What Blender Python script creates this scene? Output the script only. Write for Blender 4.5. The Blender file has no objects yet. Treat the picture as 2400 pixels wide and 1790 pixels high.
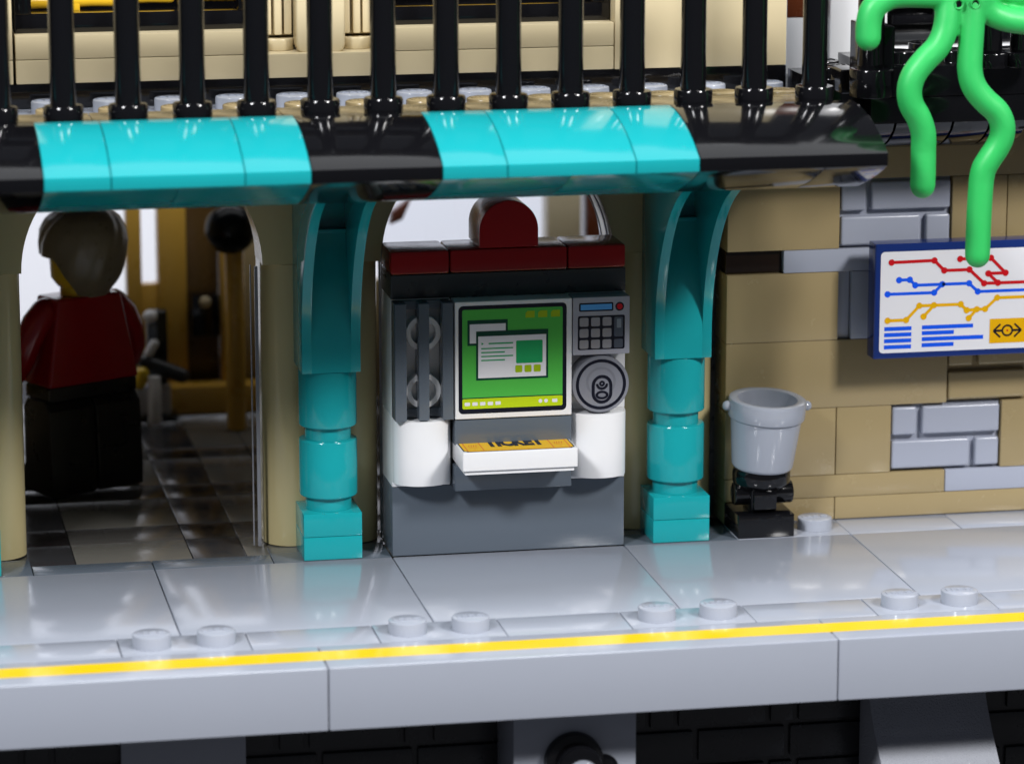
import bpy, bmesh, math, random
from mathutils import Vector, Matrix, Euler
random.seed(7)
scn = bpy.context.scene
COL = scn.collection
R = math.radians

# ------------------------------------------------------------------ camera
# one scene unit is one stud pitch of the toy bricks
cam_d = bpy.data.cameras.new('camera')
cam = bpy.data.objects.new('camera', cam_d)
COL.objects.link(cam)
cam.location = (-9.6689, -59.2474, 16.1139)
cam.rotation_euler = Euler((1.3557154, -0.00027639, -0.19524859), 'XYZ')
cam_d.sensor_fit = 'HORIZONTAL'
cam_d.sensor_width = 36.0
cam_d.lens = 8644.29 / 2400 * 36.0
cam_d.clip_start = 1.0
cam_d.clip_end = 600.0
cam_d.dof.use_dof = True
_f = cam.rotation_euler.to_matrix() @ Vector((0, 0, -1))
cam_d.dof.focus_distance = (Vector((3.0, -0.8, 2.6)) - cam.location).dot(_f)
cam_d.dof.aperture_fstop = 0.21
cam_d.dof.aperture_blades = 7
scn.camera = cam

# ------------------------------------------------------------------ world + studio lamps
w = bpy.data.worlds.new('World'); scn.world = w
w.use_nodes = True
bg = w.node_tree.nodes['Background']
bg.inputs[0].default_value = (0.80, 0.86, 1.0, 1)
bg.inputs[1].default_value = 0.07
scn.view_settings.view_transform = 'Standard'
scn.view_settings.look = 'None'
scn.view_settings.exposure = 0.0
scn.view_settings.gamma = 1.0

def area(name, loc, target, size, power, color=(1, 1, 1), sizey=None):
    l = bpy.data.lights.new(name, 'AREA')
    l.shape = 'RECTANGLE'; l.size = size; l.size_y = sizey or size
    l.energy = power; l.color = color
    o = bpy.data.objects.new(name, l); COL.objects.link(o)
    o.location = loc
    o.rotation_euler = (Vector(target) - Vector(loc)).to_track_quat('-Z', 'Y').to_euler()
    return o
area('softbox_lamp', (-29.5, -36.5, 37), (1, -2, 2), 8, 24000, (0.96, 0.97, 1.0))
area('softbox_lamp', (31, -38.5, 37), (3, -2, 2), 8, 27000, (1.0, 0.985, 0.975))
area('ceiling_lamp', (2, -14, 46), (2, -6, 0), 26, 14500, (0.95, 0.97, 1.0), 12)
area('ceiling_bounce_lamp', (2, 9, 44), (2, -4, 4), 70, 3600, (0.95, 0.97, 1.0), 14)
area('backdrop_lamp', (-2, 20, 21), (0, 42, 3), 24, 5200, (0.93, 0.95, 1.0), 8)

# ------------------------------------------------------------------ materials
MATS = {}
def plastic(name, rgb, rough=0.16, bump=0.010, spec=0.5, var=0.03, sss=0.0, scale=1.0, coat=0.0):
    if name in MATS: return MATS[name]
    m = bpy.data.materials.new(name); m.use_nodes = True
    nt = m.node_tree; N = nt.nodes; L = nt.links
    p = N['Principled BSDF']
    p.inputs['Specular IOR Level'].default_value = spec
    p.inputs['IOR'].default_value = 1.52
    if coat: p.inputs['Coat Weight'].default_value = coat
    tc = N.new('ShaderNodeTexCoord')
    oi = N.new('ShaderNodeObjectInfo')
    n1 = N.new('ShaderNodeTexNoise'); n1.inputs['Scale'].default_value = 1.3 * scale
    n1.inputs['Detail'].default_value = 4
    n2 = N.new('ShaderNodeTexNoise'); n2.inputs['Scale'].default_value = 2.2 * scale
    n2.inputs['Detail'].default_value = 5; n2.inputs['Roughness'].default_value = 0.6
    L.new(tc.outputs['Object'], n1.inputs['Vector']); L.new(tc.outputs['Object'], n2.inputs['Vector'])
    # roughness with faint smudges
    mr = N.new('ShaderNodeMapRange')
    mr.inputs['From Min'].default_value = 0.35; mr.inputs['From Max'].default_value = 0.7
    mr.inputs['To Min'].default_value = rough * 0.85; mr.inputs['To Max'].default_value = rough * 1.2
    L.new(n2.outputs['Fac'], mr.inputs['Value']); L.new(mr.outputs['Result'], p.inputs['Roughness'])
    # colour: batch to batch variation plus faint mottling
    hs = N.new('ShaderNodeHueSaturation'); hs.inputs['Color'].default_value = (*rgb, 1)
    ma = N.new('ShaderNodeMath'); ma.operation = 'MULTIPLY_ADD'
    ma.inputs[1].default_value = var; ma.inputs[2].default_value = 1.0 - var * 0.5
    L.new(oi.outputs['Random'], ma.inputs[0])
    mb = N.new('ShaderNodeMath'); mb.operation = 'MULTIPLY_ADD'
    mb.inputs[1].default_value = 0.03; mb.inputs[2].default_value = -0.015
    L.new(n1.outputs['Fac'], mb.inputs[0])
    ad = N.new('ShaderNodeMath'); ad.operation = 'ADD'
    L.new(ma.outputs[0], ad.inputs[0]); L.new(mb.outputs[0], ad.inputs[1])
    L.new(ad.outputs[0], hs.inputs['Value']); L.new(hs.outputs['Color'], p.inputs['Base Color'])
    if bump:
        b = N.new('ShaderNodeBump'); b.inputs['Strength'].default_value = 0.25
        b.inputs['Distance'].default_value = bump
        L.new(n1.outputs['Fac'], b.inputs['Height']); L.new(b.outputs['Normal'], p.inputs['Normal'])
    if sss:
        p.inputs['Subsurface Weight'].default_value = sss
        p.inputs['Subsurface Radius'].default_value = (0.3, 0.3, 0.3)
        p.inputs['Subsurface Scale'].default_value = 0.4
    MATS[name] = m
    return m

def grainy(name, rgb):
    m = plastic(name, rgb, rough=0.45, bump=0)
    nt = m.node_tree; N = nt.nodes; L = nt.links; p = N['Principled BSDF']
    tc = N.new('ShaderNodeTexCoord'); v = N.new('ShaderNodeTexNoise')
    v.inputs['Scale'].default_value = 34; v.inputs['Detail'].default_value = 3
    L.new(tc.outputs['Object'], v.inputs['Vector'])
    b = N.new('ShaderNodeBump'); b.inputs['Strength'].default_value = 0.9; b.inputs['Distance'].default_value = 0.03
    L.new(v.outputs['Fac'], b.inputs['Height']); L.new(b.outputs['Normal'], p.inputs['Normal'])
    vo = N.new('ShaderNodeTexVoronoi'); vo.inputs['Scale'].default_value = 26
    L.new(tc.outputs['Object'], vo.inputs['Vector'])
    cr = N.new('ShaderNodeMapRange'); cr.inputs['From Min'].default_value = .12; cr.inputs['From Max'].default_value = .2
    cr.inputs['To Min'].default_value = .12; cr.inputs['To Max'].default_value = .5
    L.new(vo.outputs['Distance'], cr.inputs['Value']); L.new(cr.outputs['Result'], p.inputs['Roughness'])
    return m

def clear(name, tint=(0.97, 0.98, 1.0), gloss=1.0):
    m = bpy.data.materials.new(name); m.use_nodes = True
    nt = m.node_tree; N = nt.nodes; L = nt.links
    N.remove(N['Principled BSDF'])
    out = N['Material Output']
    tr = N.new('ShaderNodeBsdfTransparent'); tr.inputs[0].default_value = (*tint, 1)
    gl = N.new('ShaderNodeBsdfGlossy'); gl.inputs['Roughness'].default_value = 0.03
    fr = N.new('ShaderNodeFresnel'); fr.inputs['IOR'].default_value = 1.5
    mx = N.new('ShaderNodeMixShader')
    L.new(fr.outputs[0], mx.inputs[0]); L.new(tr.outputs[0], mx.inputs[1]); L.new(gl.outputs[0], mx.inputs[2])
    L.new(mx.outputs[0], out.inputs['Surface'])
    return m

LG = plastic('light_grey_plastic', (0.368, 0.394, 0.458), rough=0.13, bump=0.002)
LGW = plastic('light_grey_wall_plastic', (0.37, 0.395, 0.475), rough=0.22)
DG = plastic('dark_grey_plastic', (0.100, 0.122, 0.150), rough=0.2)
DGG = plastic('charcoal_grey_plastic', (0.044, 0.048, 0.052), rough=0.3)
TEAL = plastic('turquoise_plastic', (0.009, 0.330, 0.356), rough=0.14)
BLACK = plastic('black_plastic', (0.004, 0.004, 0.005), rough=0.10, bump=0.006)
DTAN = plastic('dark_tan_plastic', (0.35, 0.27, 0.138), rough=0.24, bump=0)
TAN = plastic('tan_plastic', (0.64, 0.54, 0.34), rough=0.22)
OTAN = plastic('post_tan_plastic', (0.50, 0.42, 0.22), rough=0.14)
WHITE = plastic('white_plastic', (0.80, 0.80, 0.81), rough=0.16)
RED = plastic('dark_red_plastic', (0.27, 0.003, 0.004), rough=0.2, spec=.35)
GREEN = plastic('bright_green_soft_plastic', (0.032, 0.49, 0.112), rough=0.42, sss=0.12, bump=0, var=0)
NAVY = plastic('navy_plastic', (0.010, 0.030, 0.165), rough=0.14)
BUCKET = plastic('pale_grey_plastic', (0.345, 0.37, 0.43), rough=0.09, bump=0)
YEL = plastic('yellow_plastic', (0.72, 0.42, 0.02), rough=0.2)
SKIN = plastic('figure_yellow_plastic', (0.75, 0.50, 0.02), rough=0.2)
HAIR = plastic('dark_tan_hair_plastic', (0.20, 0.165, 0.105), rough=0.32, bump=0.05, scale=4)
SHIRT = plastic('red_shirt_plastic', (0.30, 0.004, 0.008), rough=0.2)
GOLD = plastic('mustard_brown_plastic', (0.62, 0.36, 0.055), rough=0.3)
BROWN = plastic('reddish_brown_plastic', (0.14, 0.035, 0.012), rough=0.25)
GRAIN = grainy('textured_grey_plastic', (0.34, 0.355, 0.40))
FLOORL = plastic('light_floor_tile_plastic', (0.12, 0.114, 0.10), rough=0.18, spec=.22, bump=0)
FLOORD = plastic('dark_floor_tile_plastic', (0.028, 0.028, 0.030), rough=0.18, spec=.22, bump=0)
FLOORM = plastic('light_floor_strip_plastic', (0.055, 0.052, 0.048), rough=0.18, spec=.22, bump=0)
FLOORB = plastic('dark_floor_strip_plastic', (0.010, 0.009, 0.009), rough=0.18, spec=.22, bump=0)
GLASS = clear('clear_plastic')
P_BLK = plastic('black_print', (0.008, 0.009, 0.018), rough=0.2, bump=0, var=0)
P_GRN = plastic('green_screen_print', (0.082, 0.48, 0.070), rough=0.2, bump=0, var=0)
P_DGRN = plastic('deep_green_print', (0.004, 0.055, 0.030), rough=0.2, bump=0, var=0)
P_SEA = plastic('sea_green_print', (0.018, 0.37, 0.12), rough=0.2, bump=0, var=0)
P_LIME = plastic('lime_print', (0.50, 0.66, 0.010), rough=0.2, bump=0, var=0)
P_MUST = plastic('olive_lime_print', (0.36, 0.52, 0.008), rough=0.2, bump=0, var=0)
P_WHT = plastic('white_print', (0.80, 0.80, 0.84), rough=0.2, bump=0, var=0)
P_BLUE = plastic('blue_print', (0.010, 0.105, 0.86), rough=0.2, bump=0, var=0)
P_SKY = plastic('sky_blue_print', (0.10, 0.40, 0.86), rough=0.2, bump=0, var=0)
P_RED = plastic('red_print', (0.58, 0.008, 0.014), rough=0.2, bump=0, var=0)
P_YEL = plastic('yellow_print', (0.80, 0.43, 0.003), rough=0.2, bump=0, var=0)
P_LINE = plastic('platform_yellow_print', (0.90, 0.60, 0.010), rough=0.14, bump=0, var=0)
P_TKT = plastic('ticket_orange_print', (0.92, 0.53, 0.004), rough=0.2, bump=0, var=0)
P_ORG = plastic('ticket_red_print', (0.78, 0.12, 0.02), rough=0.2, bump=0, var=0)
P_KEY = plastic('key_grey_print', (0.33, 0.32, 0.34), rough=0.2, bump=0, var=0)
P_KEYD = plastic('key_dark_print', (0.085, 0.10, 0.13), rough=0.2, bump=0, var=0)
P_KEYL = plastic('key_light_print', (0.27, 0.31, 0.35), rough=0.2, bump=0, var=0)
LID = plastic('silver_grey_plastic', (0.225, 0.23, 0.265), rough=0.2)
KEYPAD = plastic('grey_keypad_plastic', (0.40, 0.405, 0.465), rough=0.16)
P_LIDD = plastic('lid_shade_print', (0.19, 0.195, 0.225), rough=0.2, bump=0, var=0)
BACK = plastic('white_paper', (0.80, 0.81, 0.86), rough=0.8, bump=0, spec=0.1)
TABLE = plastic('shaded_table_paper', (0.05, 0.05, 0.055), rough=0.8, bump=0, spec=0.1)  # unseen table, the shadow under the model is put into its dark colour
CHROME = bpy.data.materials.new('chrome'); CHROME.use_nodes = True
CHROME.node_tree.nodes['Principled BSDF'].inputs['Metallic'].default_value = 1
CHROME.node_tree.nodes['Principled BSDF'].inputs['Roughness'].default_value = 0.15
CHROME.node_tree.nodes['Principled BSDF'].inputs['Base Color'].default_value = (0.8, 0.8, 0.84, 1)

# ------------------------------------------------------------------ mesh helpers
class MB:
    def __init__(s): s.v = []; s.f = []
    def add(s, vs, fs):
        o = len(s.v); s.v += [tuple(v) for v in vs]; s.f += [tuple(i + o for i in f) for f in fs]; return s
    def box(s, x0, x1, y0, y1, z0, z1):
        return s.add([(x0,y0,z0),(x1,y0,z0),(x1,y1,z0),(x0,y1,z0),(x0,y0,z1),(x1,y0,z1),(x1,y1,z1),(x0,y1,z1)],
                     [(0,3,2,1),(4,5,6,7),(0,1,5,4),(1,2,6,5),(2,3,7,6),(3,0,4,7)])
    def prism(s, pts, a, b, axis):
        """polygon pts (2D) extruded from a to b along axis; X: (y,z)  Y: (x,z)  Z: (x,y)"""
        def P(p, t): return {'X': (t, p[0], p[1]), 'Y': (p[0], t, p[1]), 'Z': (p[0], p[1], t)}[axis]
        n = len(pts)
        return s.add([P(p, a) for p in pts] + [P(p, b) for p in pts],
                     [tuple(range(n))[::-1], tuple(range(n, 2*n))] + [(i, (i+1) % n, n+(i+1) % n, n+i) for i in range(n)])
    def lathe(s, prof, c, axis='Z', seg=32, cap=True):
        """prof: list of (r, t) along axis through c"""
        vs = []; fs = []
        for r, t in prof:
            for k in range(seg):
                a = 2*math.pi*k/seg
                u, v = r*math.cos(a), r*math.sin(a)
                vs.append({'Z': (c[0]+u, c[1]+v, c[2]+t), 'Y': (c[0]+u, c[1]+t, c[2]+v), 'X': (c[0]+t, c[1]+u, c[2]+v)}[axis])
        for j in range(len(prof)-1):
            for k in range(seg):
                k2 = (k+1) % seg
                fs.append((j*seg+k, j*seg+k2, (j+1)*seg+k2, (j+1)*seg+k))
        if cap:
            fs.append(tuple(range(seg))[::-1]); fs.append(tuple(range((len(prof)-1)*seg, len(prof)*seg)))
        return s.add(vs, fs)
    def cyl(s, r, t0, t1, c=(0,0,0), axis='Z', seg=32, bev=0.02):
        return s.lathe([(r-bev, t0), (r-bev*.3, t0+bev*.3), (r, t0+bev), (r, t1-bev), (r-bev*.3, t1-bev*.3), (r-bev, t1)], c, axis, seg)
    def tube(s, path, rad, seg=20, round_ends=True):
        path = [Vector(p) for p in path]
        if round_ends:
            a = (path[0]-path[1]).normalized(); b = (path[-1]-path[-2]).normalized()
            r0 = rad if not callable(rad) else rad(0); r1 = rad if not callable(rad) else rad(1)
            head = [(path[0]+a*r0*math.sin(t), math.cos(t)) for t in (1.5, 1.2, .8, .4)]
            tail = [(path[-1]+b*r1*math.sin(t), math.cos(t)) for t in (.4, .8, 1.2, 1.5)]
        else: head = []; tail = []
        n = len(path)
        P = [(p, q, 0) for p, q in head] + [(p, 1, i/(n-1)) for i, p in enumerate(path)] + [(p, q, 1) for p, q in tail]
        vs = []; fs = []
        ref = Vector((0, 1, 0)); prev = None
        for i, (p, q, t) in enumerate(P):
            d = (P[min(i+1, len(P)-1)][0] - P[max(i-1, 0)][0]).normalized()
            if prev is None:
                u = d.cross(ref)
                if u.length < .01: u = d.cross(Vector((1, 0, 0)))
            else: u = prev - d*prev.dot(d)
            u.normalize(); prev = u; vv = d.cross(u)
            r = (rad(t) if callable(rad) else rad)*q
            for k in range(seg):
                a = 2*math.pi*k/seg
                vs.append(p + u*math.cos(a)*r + vv*math.sin(a)*r)
        for j in range(len(P)-1):
            for k in range(seg):
                k2 = (k+1) % seg
                fs.append((j*seg+k, j*seg+k2, (j+1)*seg+k2, (j+1)*seg+k))
        fs.append(tuple(range(seg))[::-1]); fs.append(tuple(range((len(P)-1)*seg, len(P)*seg)))
        return s.add(vs, fs)
    def build(s, name, mat, parent=None, bevel=0.0, seg=2, ang=35, smooth=True):
        me = bpy.data.meshes.new(name)
        me.from_pydata([tuple(v) for v in s.v], [], s.f)
        bm = bmesh.new(); bm.from_mesh(me)
        bmesh.ops.recalc_face_normals(bm, faces=bm.faces)
        if bevel:
            es = [e for e in bm.edges if len(e.link_faces) == 2 and e.calc_face_angle(0) > R(40)]
            bmesh.ops.bevel(bm, geom=es, offset=bevel, segments=seg, profile=0.6, affect='EDGES', clamp_overlap=True)
        bm.to_mesh(me); bm.free()
        if smooth:
            me.shade_smooth(); me.set_sharp_from_angle(angle=R(ang))
        me.materials.append(mat)
        return link(name, me, parent)

def link(name, me, parent=None):
    o = bpy.data.objects.new(name, me); COL.objects.link(o)
    if parent is not None:
        o.parent = parent
        if parent.get('_wx') is not None:      # a thing's Empty or a part: keep mesh coordinates in world space
            o.location = (-parent['_wx'], -parent['_wy'], -parent['_wz'])
    return o

def thing(name, label, cat, loc, group=None):
    o = bpy.data.objects.new(name, None); COL.objects.link(o)
    o.location = loc; o.empty_display_size = .2
    o['_wx'], o['_wy'], o['_wz'] = loc
    o['label'] = label; o['category'] = cat
    if group: o['group'] = group
    return o
def structure(name, loc=(0, 0, 0)):
    o = bpy.data.objects.new(name, None); COL.objects.link(o)
    o.location = loc; o.empty_display_size = .2
    o['_wx'], o['_wy'], o['_wz'] = loc
    o['kind'] = 'structure'
    return o
def tag(o, label, cat, group=None):
    o['label'] = label; o['category'] = cat
    if group: o['group'] = group
    return o
def copy_thing(root, loc, label, group):
    r = root.copy(); COL.objects.link(r); r.location = loc; r['label'] = label; r['group'] = group
    for ch in list(root.children):
        c = ch.copy(); COL.objects.link(c); c.parent = r
        for g in list(ch.children):
            d = g.copy(); COL.objects.link(d); d.parent = c
    return r

G = 0.007   # half the joint between neighbouring pieces
def brick(x0, x1, y0, y1, z0, z1, mat, parent, name='brick', bevel=0.018, label=None):
    o = MB().box(x0+G, x1-G, y0, y1, z0+G*.5, z1-G*.5).build(name, mat, parent, bevel)
    if label: o['label'] = label
    return o

# flat prints: shapes in a plane, laid a hair above the surface
class Print:
    """plane 'Y': coordinates (x, z) at y;  plane 'Z': coordinates (x, y) at z"""
    def __init__(s, plane, level): s.plane = plane; s.level = level; s.polys = []
    def poly(s, pts): s.polys.append(list(pts)); return s
    def rect(s, x0, x1, z0, z1, r=0.0):
        if r <= 0: return s.poly([(x0,z0),(x1,z0),(x1,z1),(x0,z1)])
        pts = []
        for cx, cz, a0 in ((x1-r,z0+r,-90),(x1-r,z1-r,0),(x0+r,z1-r,90),(x0+r,z0+r,180)):
            for k in range(6):
                a = R(a0+k*18); pts.append((cx+r*math.cos(a), cz+r*math.sin(a)))
        return s.poly(pts)
    def disc(s, cx, cz, r, n=28): return s.poly([(cx+r*math.cos(2*math.pi*k/n), cz+r*math.sin(2*math.pi*k/n)) for k in range(n)])
    def line(s, a, b, w):
        dx, dz = b[0]-a[0], b[1]-a[1]; l = math.hypot(dx, dz); nx, nz = -dz/l*w/2, dx/l*w/2
        return s.poly([(a[0]+nx,a[1]+nz),(a[0]-nx,a[1]-nz),(b[0]-nx,b[1]-nz),(b[0]+nx,b[1]+nz)])
    def ring(s, outer, inner):
        n = len(outer)
        for k in range(n):
            k2 = (k+1) % n; s.poly([outer[k], outer[k2], inner[k2], inner[k]])
        return s
    def build(s, name, mat, parent, lift):
        m = MB()
        t = .0012
        for i, pts in enumerate(s.polys):
            d = lift + (i % 7)*0.00013
            if s.plane == 'Y': vs = [(p[0], s.level-d, p[1]) for p in pts]
            else: vs = [(p[0], p[1], s.level+d) for p in pts]
            m.add(vs, [tuple(range(len(pts)))])
        me = bpy.data.meshes.new(name); me.from_pydata(m.v, [], m.f)
        bm = bmesh.new(); bm.from_mesh(me)
        for f in bm.faces:
            f.normal_update()
            want = Vector((0,-1,0)) if s.plane == 'Y' else Vector((0,0,1))
            if f.normal.dot(want) < 0: f.normal_flip()
        bm.to_mesh(me); bm.free(); me.materials.append(mat)
        return link(name, me, parent)

def text_mesh(body, size, extrude, offset=0.0, sx=1.0):
    c = bpy.data.curves.new('lettering', 'FONT'); c.body = body; c.size = size; c.extrude = extrude
    c.align_x = 'CENTER'; c.align_y = 'CENTER'; c.resolution_u = 2; c.offset = offset
    o = bpy.data.objects.new('lettering', c); COL.objects.link(o)
    bpy.context.view_layer.update()
    me = bpy.data.meshes.new_from_object(o.evaluated_get(bpy.context.evaluated_depsgraph_get()))
    bpy.data.objects.remove(o)
    vs = [(v.co.x*sx, v.co.y, v.co.z) for v in me.vertices]; fs = [tuple(p.vertices) for p in me.polygons]
    bpy.data.meshes.remove(me)
    return vs, fs
LEGO_V, LEGO_F = text_mesh('LEGO', 0.175, 0.012, 0.004, 1.05)

def stud_mesh(mat, turned=False):
    m = MB().lathe([(0.305, 0), (0.30, 0.012), (0.30, .175), (.292, .192), (.275, .20)], (0, 0, 0), 'Z', 32)
    s = -1 if turned else 1
    m.add([(s*x, s*y, .2+z) for x, y, z in LEGO_V], LEGO_F)
    o = m.build('stud', mat, None, 0); me = o.data; bpy.data.objects.remove(o)
    return me
STUD = {}
def stud(x, y, z, mat, parent, turned=False):
    k = (mat.name, turned)
    if k not in STUD: STUD[k] = stud_mesh(mat, turned)
    o = bpy.data.objects.new('stud', STUD[k]); COL.objects.link(o); o.parent = parent
    o.location = (x, y, z)
    if parent.get('_wx') is not None: o.location -= Vector((parent['_wx'], parent['_wy'], parent['_wz']))
    return o

# ------------------------------------------------------------------ setting: backdrop, table
pts = [(-60, 42), ]
m = MB()
prof = [(42, 60), (42, 0)] + [(42-12*math.sin(R(a)), -5+12-12*math.cos(R(a)))[::1] for a in ()] + [(42, -5.2)]
m.box(-70, 80, 42, 42.4, -5.2, 26)
b = m.build('backdrop', BACK); b['kind'] = 'structure'
b = MB().box(-70, 80, -30, 41.9, -5.6, -5.2).build('table', TABLE); b['kind'] = 'structure'

# ------------------------------------------------------------------ setting: platform
plat = structure('platform')
for x0 in range(-12, 16, 4):       # large 4x4 tiles
    brick(x0, x0+4, -4+G, 0-G, -.4, 0, LG, plat, 'paving_tile', .03)
for x0 in range(-13, 16, 2):       # strip: studded 1x2 plates and flat 1x2 tiles alternate
    k = (x0+13)//2
    if k % 2 == 0:
        o = brick(x0, x0+2, -5+G, -4-G, -.4, 0, LG, plat, 'stud_plate', .012)
        stud(x0+.5, -4.5, 0, LG, o if False else plat); stud(x0+1.5, -4.5, 0, LG, plat)
    else:
        brick(x0, x0+2, -5+G, -4-G, -.4, 0, LG, plat, 'paving_tile', .028)
# edge blocks with the yellow line
for x0, x1 in ((-18, -10), (-10, -2), (-2, 6), (6, 14)):
    o = MB().box(x0+.008, x1-.008, -6.2, -5-G-.02, -1.0, 0).build('edge_block', LG, plat, .03, 3)
    pr = Print('Z', 0.0).rect(x0, x1, -5.79, -5.30)
    pr.build('yellow_line', P_LINE, plat, .0018)
# rear row of small tiles along the wall, and dark threshold tiles under the arches
brick(6, 8, 0, 1-G, -.4, 0, LG, plat, 'stud_plate', .012); stud(7.5, .5, 0, LG, plat)
for x0, x1 in ((8, 10), (10, 12), (12, 14)): brick(x0, x1, 0, 1-G, -.4, 0, LG, plat, 'paving_tile', .028)
brick(4, 6, 0, 1-G, -.4, 0, DG, plat, 'threshold_tile', .014)
brick(-2, 0, 0, 1-G, -.4, 0, DG, plat, 'threshold_tile', .014)
for x0 in (-4, -6): brick(x0, x0+2, 0, .55, -.4, 0, DG, plat, 'threshold_tile', .02)
brick(-8, -6, 0, 1-G, -.4, 0, DG, plat, 'threshold_tile', .014)
MB().box(-12, 14, -4.9, 1, -.8, -.42).build('deck_slab', DG, plat)

# interior floor: tile columns crossed by darker strip rows
flo = structure('station_floor')
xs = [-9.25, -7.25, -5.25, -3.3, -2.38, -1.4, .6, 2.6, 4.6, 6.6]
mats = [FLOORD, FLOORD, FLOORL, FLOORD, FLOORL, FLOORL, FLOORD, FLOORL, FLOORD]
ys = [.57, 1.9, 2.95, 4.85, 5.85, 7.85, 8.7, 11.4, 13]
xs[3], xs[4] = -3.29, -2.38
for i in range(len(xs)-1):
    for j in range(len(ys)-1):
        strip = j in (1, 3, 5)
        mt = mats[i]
        if strip: mt = FLOORM if mats[i] is FLOORL else FLOORB  # strip rows use a darker copy of each column's colour
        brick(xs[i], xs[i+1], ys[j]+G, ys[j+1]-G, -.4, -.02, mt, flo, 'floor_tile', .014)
MB().box(-9.3, 6.7, 1, 14, -.8, -.42).build('floor_base', DGG, flo)

# ------------------------------------------------------------------ lower wall, piers, pipe fitting
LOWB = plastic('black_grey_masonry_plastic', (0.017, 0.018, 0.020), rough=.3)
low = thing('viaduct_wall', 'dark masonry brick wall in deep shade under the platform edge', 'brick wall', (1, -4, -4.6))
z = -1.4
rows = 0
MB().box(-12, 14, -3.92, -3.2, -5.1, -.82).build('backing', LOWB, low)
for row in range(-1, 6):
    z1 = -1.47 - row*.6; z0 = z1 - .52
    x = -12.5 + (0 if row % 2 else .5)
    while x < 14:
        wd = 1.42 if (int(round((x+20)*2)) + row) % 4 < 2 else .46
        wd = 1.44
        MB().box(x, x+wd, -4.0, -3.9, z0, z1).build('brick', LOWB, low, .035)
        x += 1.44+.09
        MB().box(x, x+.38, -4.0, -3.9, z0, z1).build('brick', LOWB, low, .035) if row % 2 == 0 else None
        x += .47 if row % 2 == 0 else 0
def pier(x0, label, slope, yf=-5.0):
    t = thing('support_pier', label, 'pier', (x0+1, -4.5, -4.6), 'grey piers under the platform')
    if slope:
        prof = [(-4.35, -.85), (-4.45, -1.42), (-4.62, -1.7), (-4.9, -2.05), (-5.3, -2.45), (-5.8, -2.9), (-6.9, -3.9), (-7.6, -5.1), (-4.01, -5.1), (-4.01, -.85)]
    else:
        prof = [(yf, -.85), (yf, -5.1), (-4.01, -5.1), (-4.01, -.85)]
    MB().prism(prof, x0+.02, x0+1.98, 'X').build('shaft', GRAIN if slope else LG, t, .02, 2, 50)
    return t
pier(-5, 'plain flat grey pier in shade under the platform, leftmost of the three', False, -4.12)
pier(1, 'plain grey pier behind the round black pipe fitting, middle of the three', False, -5.35)
pier(7, 'speckled grey pier that slopes outward towards its foot, rightmost of the three', True)
noz = thing('pipe_fitting', 'round black fitting with a white tip on the middle grey pier', 'pipe fitting', (2.0, -5.3, -2.0))
MB().cyl(.47, -.5, 0, (1.97, -5.02, -1.98), 'Y', 40, .05).build('flange', BLACK, noz)
MB().cyl(.36, -.3, 0, (2.0, -5.5, -2.0), 'Y', 40, .06).build('collar', BLACK, noz)
MB().cyl(.27, -.5, 0, (2.03, -5.6, -2.11), 'Y', 40, .05).build('tip', BUCKET, noz)
MB().lathe([(.0, -.25), (.2, -.25), (.26, -.18), (.26, 0)], (2.44, -5.2, -2.16), 'Y', 24).build('side_knob', BLACK, noz)

# ------------------------------------------------------------------ station building
bld = thing('station_building', 'two storey tan toy brick station with arched doorways and grey masonry patches', 'building', (1, 5, 0))
def B(x0, x1, z0, z1, mat=DTAN, y0=1.0, y1=2.0, name='brick', **k): return brick(x0, x1, y0, y1, z0, z1, mat, bld, name, **k)
def masonry(x0, x1, z0, z1, mat):
    base = MB().box(x0+G, x1-G, 1.13, 2, z0+.01, z1-.01).build('masonry_brick', mat, bld, .01)
    base['_wx'] = 0.0; base['_wy'] = 0.0; base['_wz'] = 0.0
    h = (z1-z0)/2
    g = .05
    L = x1-x0
    for a, b_, c, d in ((x0+.02, x0+.44*L/2+.02, z0+h+g, z1-g), (x0+.44*L/2+.12, x1-.03, z0+h+g, z1-g),
                        (x0+.02, x1-.44*L/2-.12, z0+g, z0+h-g), (x1-.44*L/2-.02, x1-.03, z0+g, z0+h-g)):
        MB().box(a, b_, 1.0, 1.15, c, d).build('stone_face', mat, base, .05, 4)
    for k in ('_wx', '_wy', '_wz'): del base[k]
# right hand wall courses
B(6, 8, 0, .4); B(8, 14, 0, .4)
B(6, 10, .4, .8); B(10, 14, .4, .8, LGW, label='light grey plate in the tan wall')
B(6, 8, .8, 2.0); B(8, 9, .8, 2.0); masonry(9, 11, .8, 2.0, LGW); B(11, 14, .8, 2.0)
B(6, 10, 2.0, 3.2); masonry(10, 12, 2.0, 3.2, DTAN); B(12, 14, 2.0, 3.2)
B(6, 8, 3.2, 4.4); B(8, 8.22, 3.2, 4.4, LGW, 1.09); B(8.22, 10, 3.2, 4.4, LGW, 1.0); B(10, 14, 3.2, 4.4)
B(6, 7, 4.4, 4.8, plastic('black_brown_plastic', (0.012, 0.006, 0.003)), 1.10); B(7, 9.5, 4.4, 4.8, LGW); B(9.5, 14, 4.4, 4.8)
B(6, 8, 4.8, 6.0); masonry(8, 10, 4.8, 6.0, LGW); B(10, 11, 4.8, 6.0); B(11, 14, 4.8, 6.0)
B(6, 8, 6.0, 7.2); B(8, 14, 6.0, 6.8)
B(8, 14, 6.8, 7.2, LGW)
MB().box(6.02, 14, 2.01, 2.3, 0, 7.2).build('inner_wall', DTAN, bld)
MB().box(5.78, 6.02, 1.75, 2.2, 0, 7.2).build('gap_shade_strip', DGG, bld)  # charcoal strip stands in for the shadow line in the gap
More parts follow.
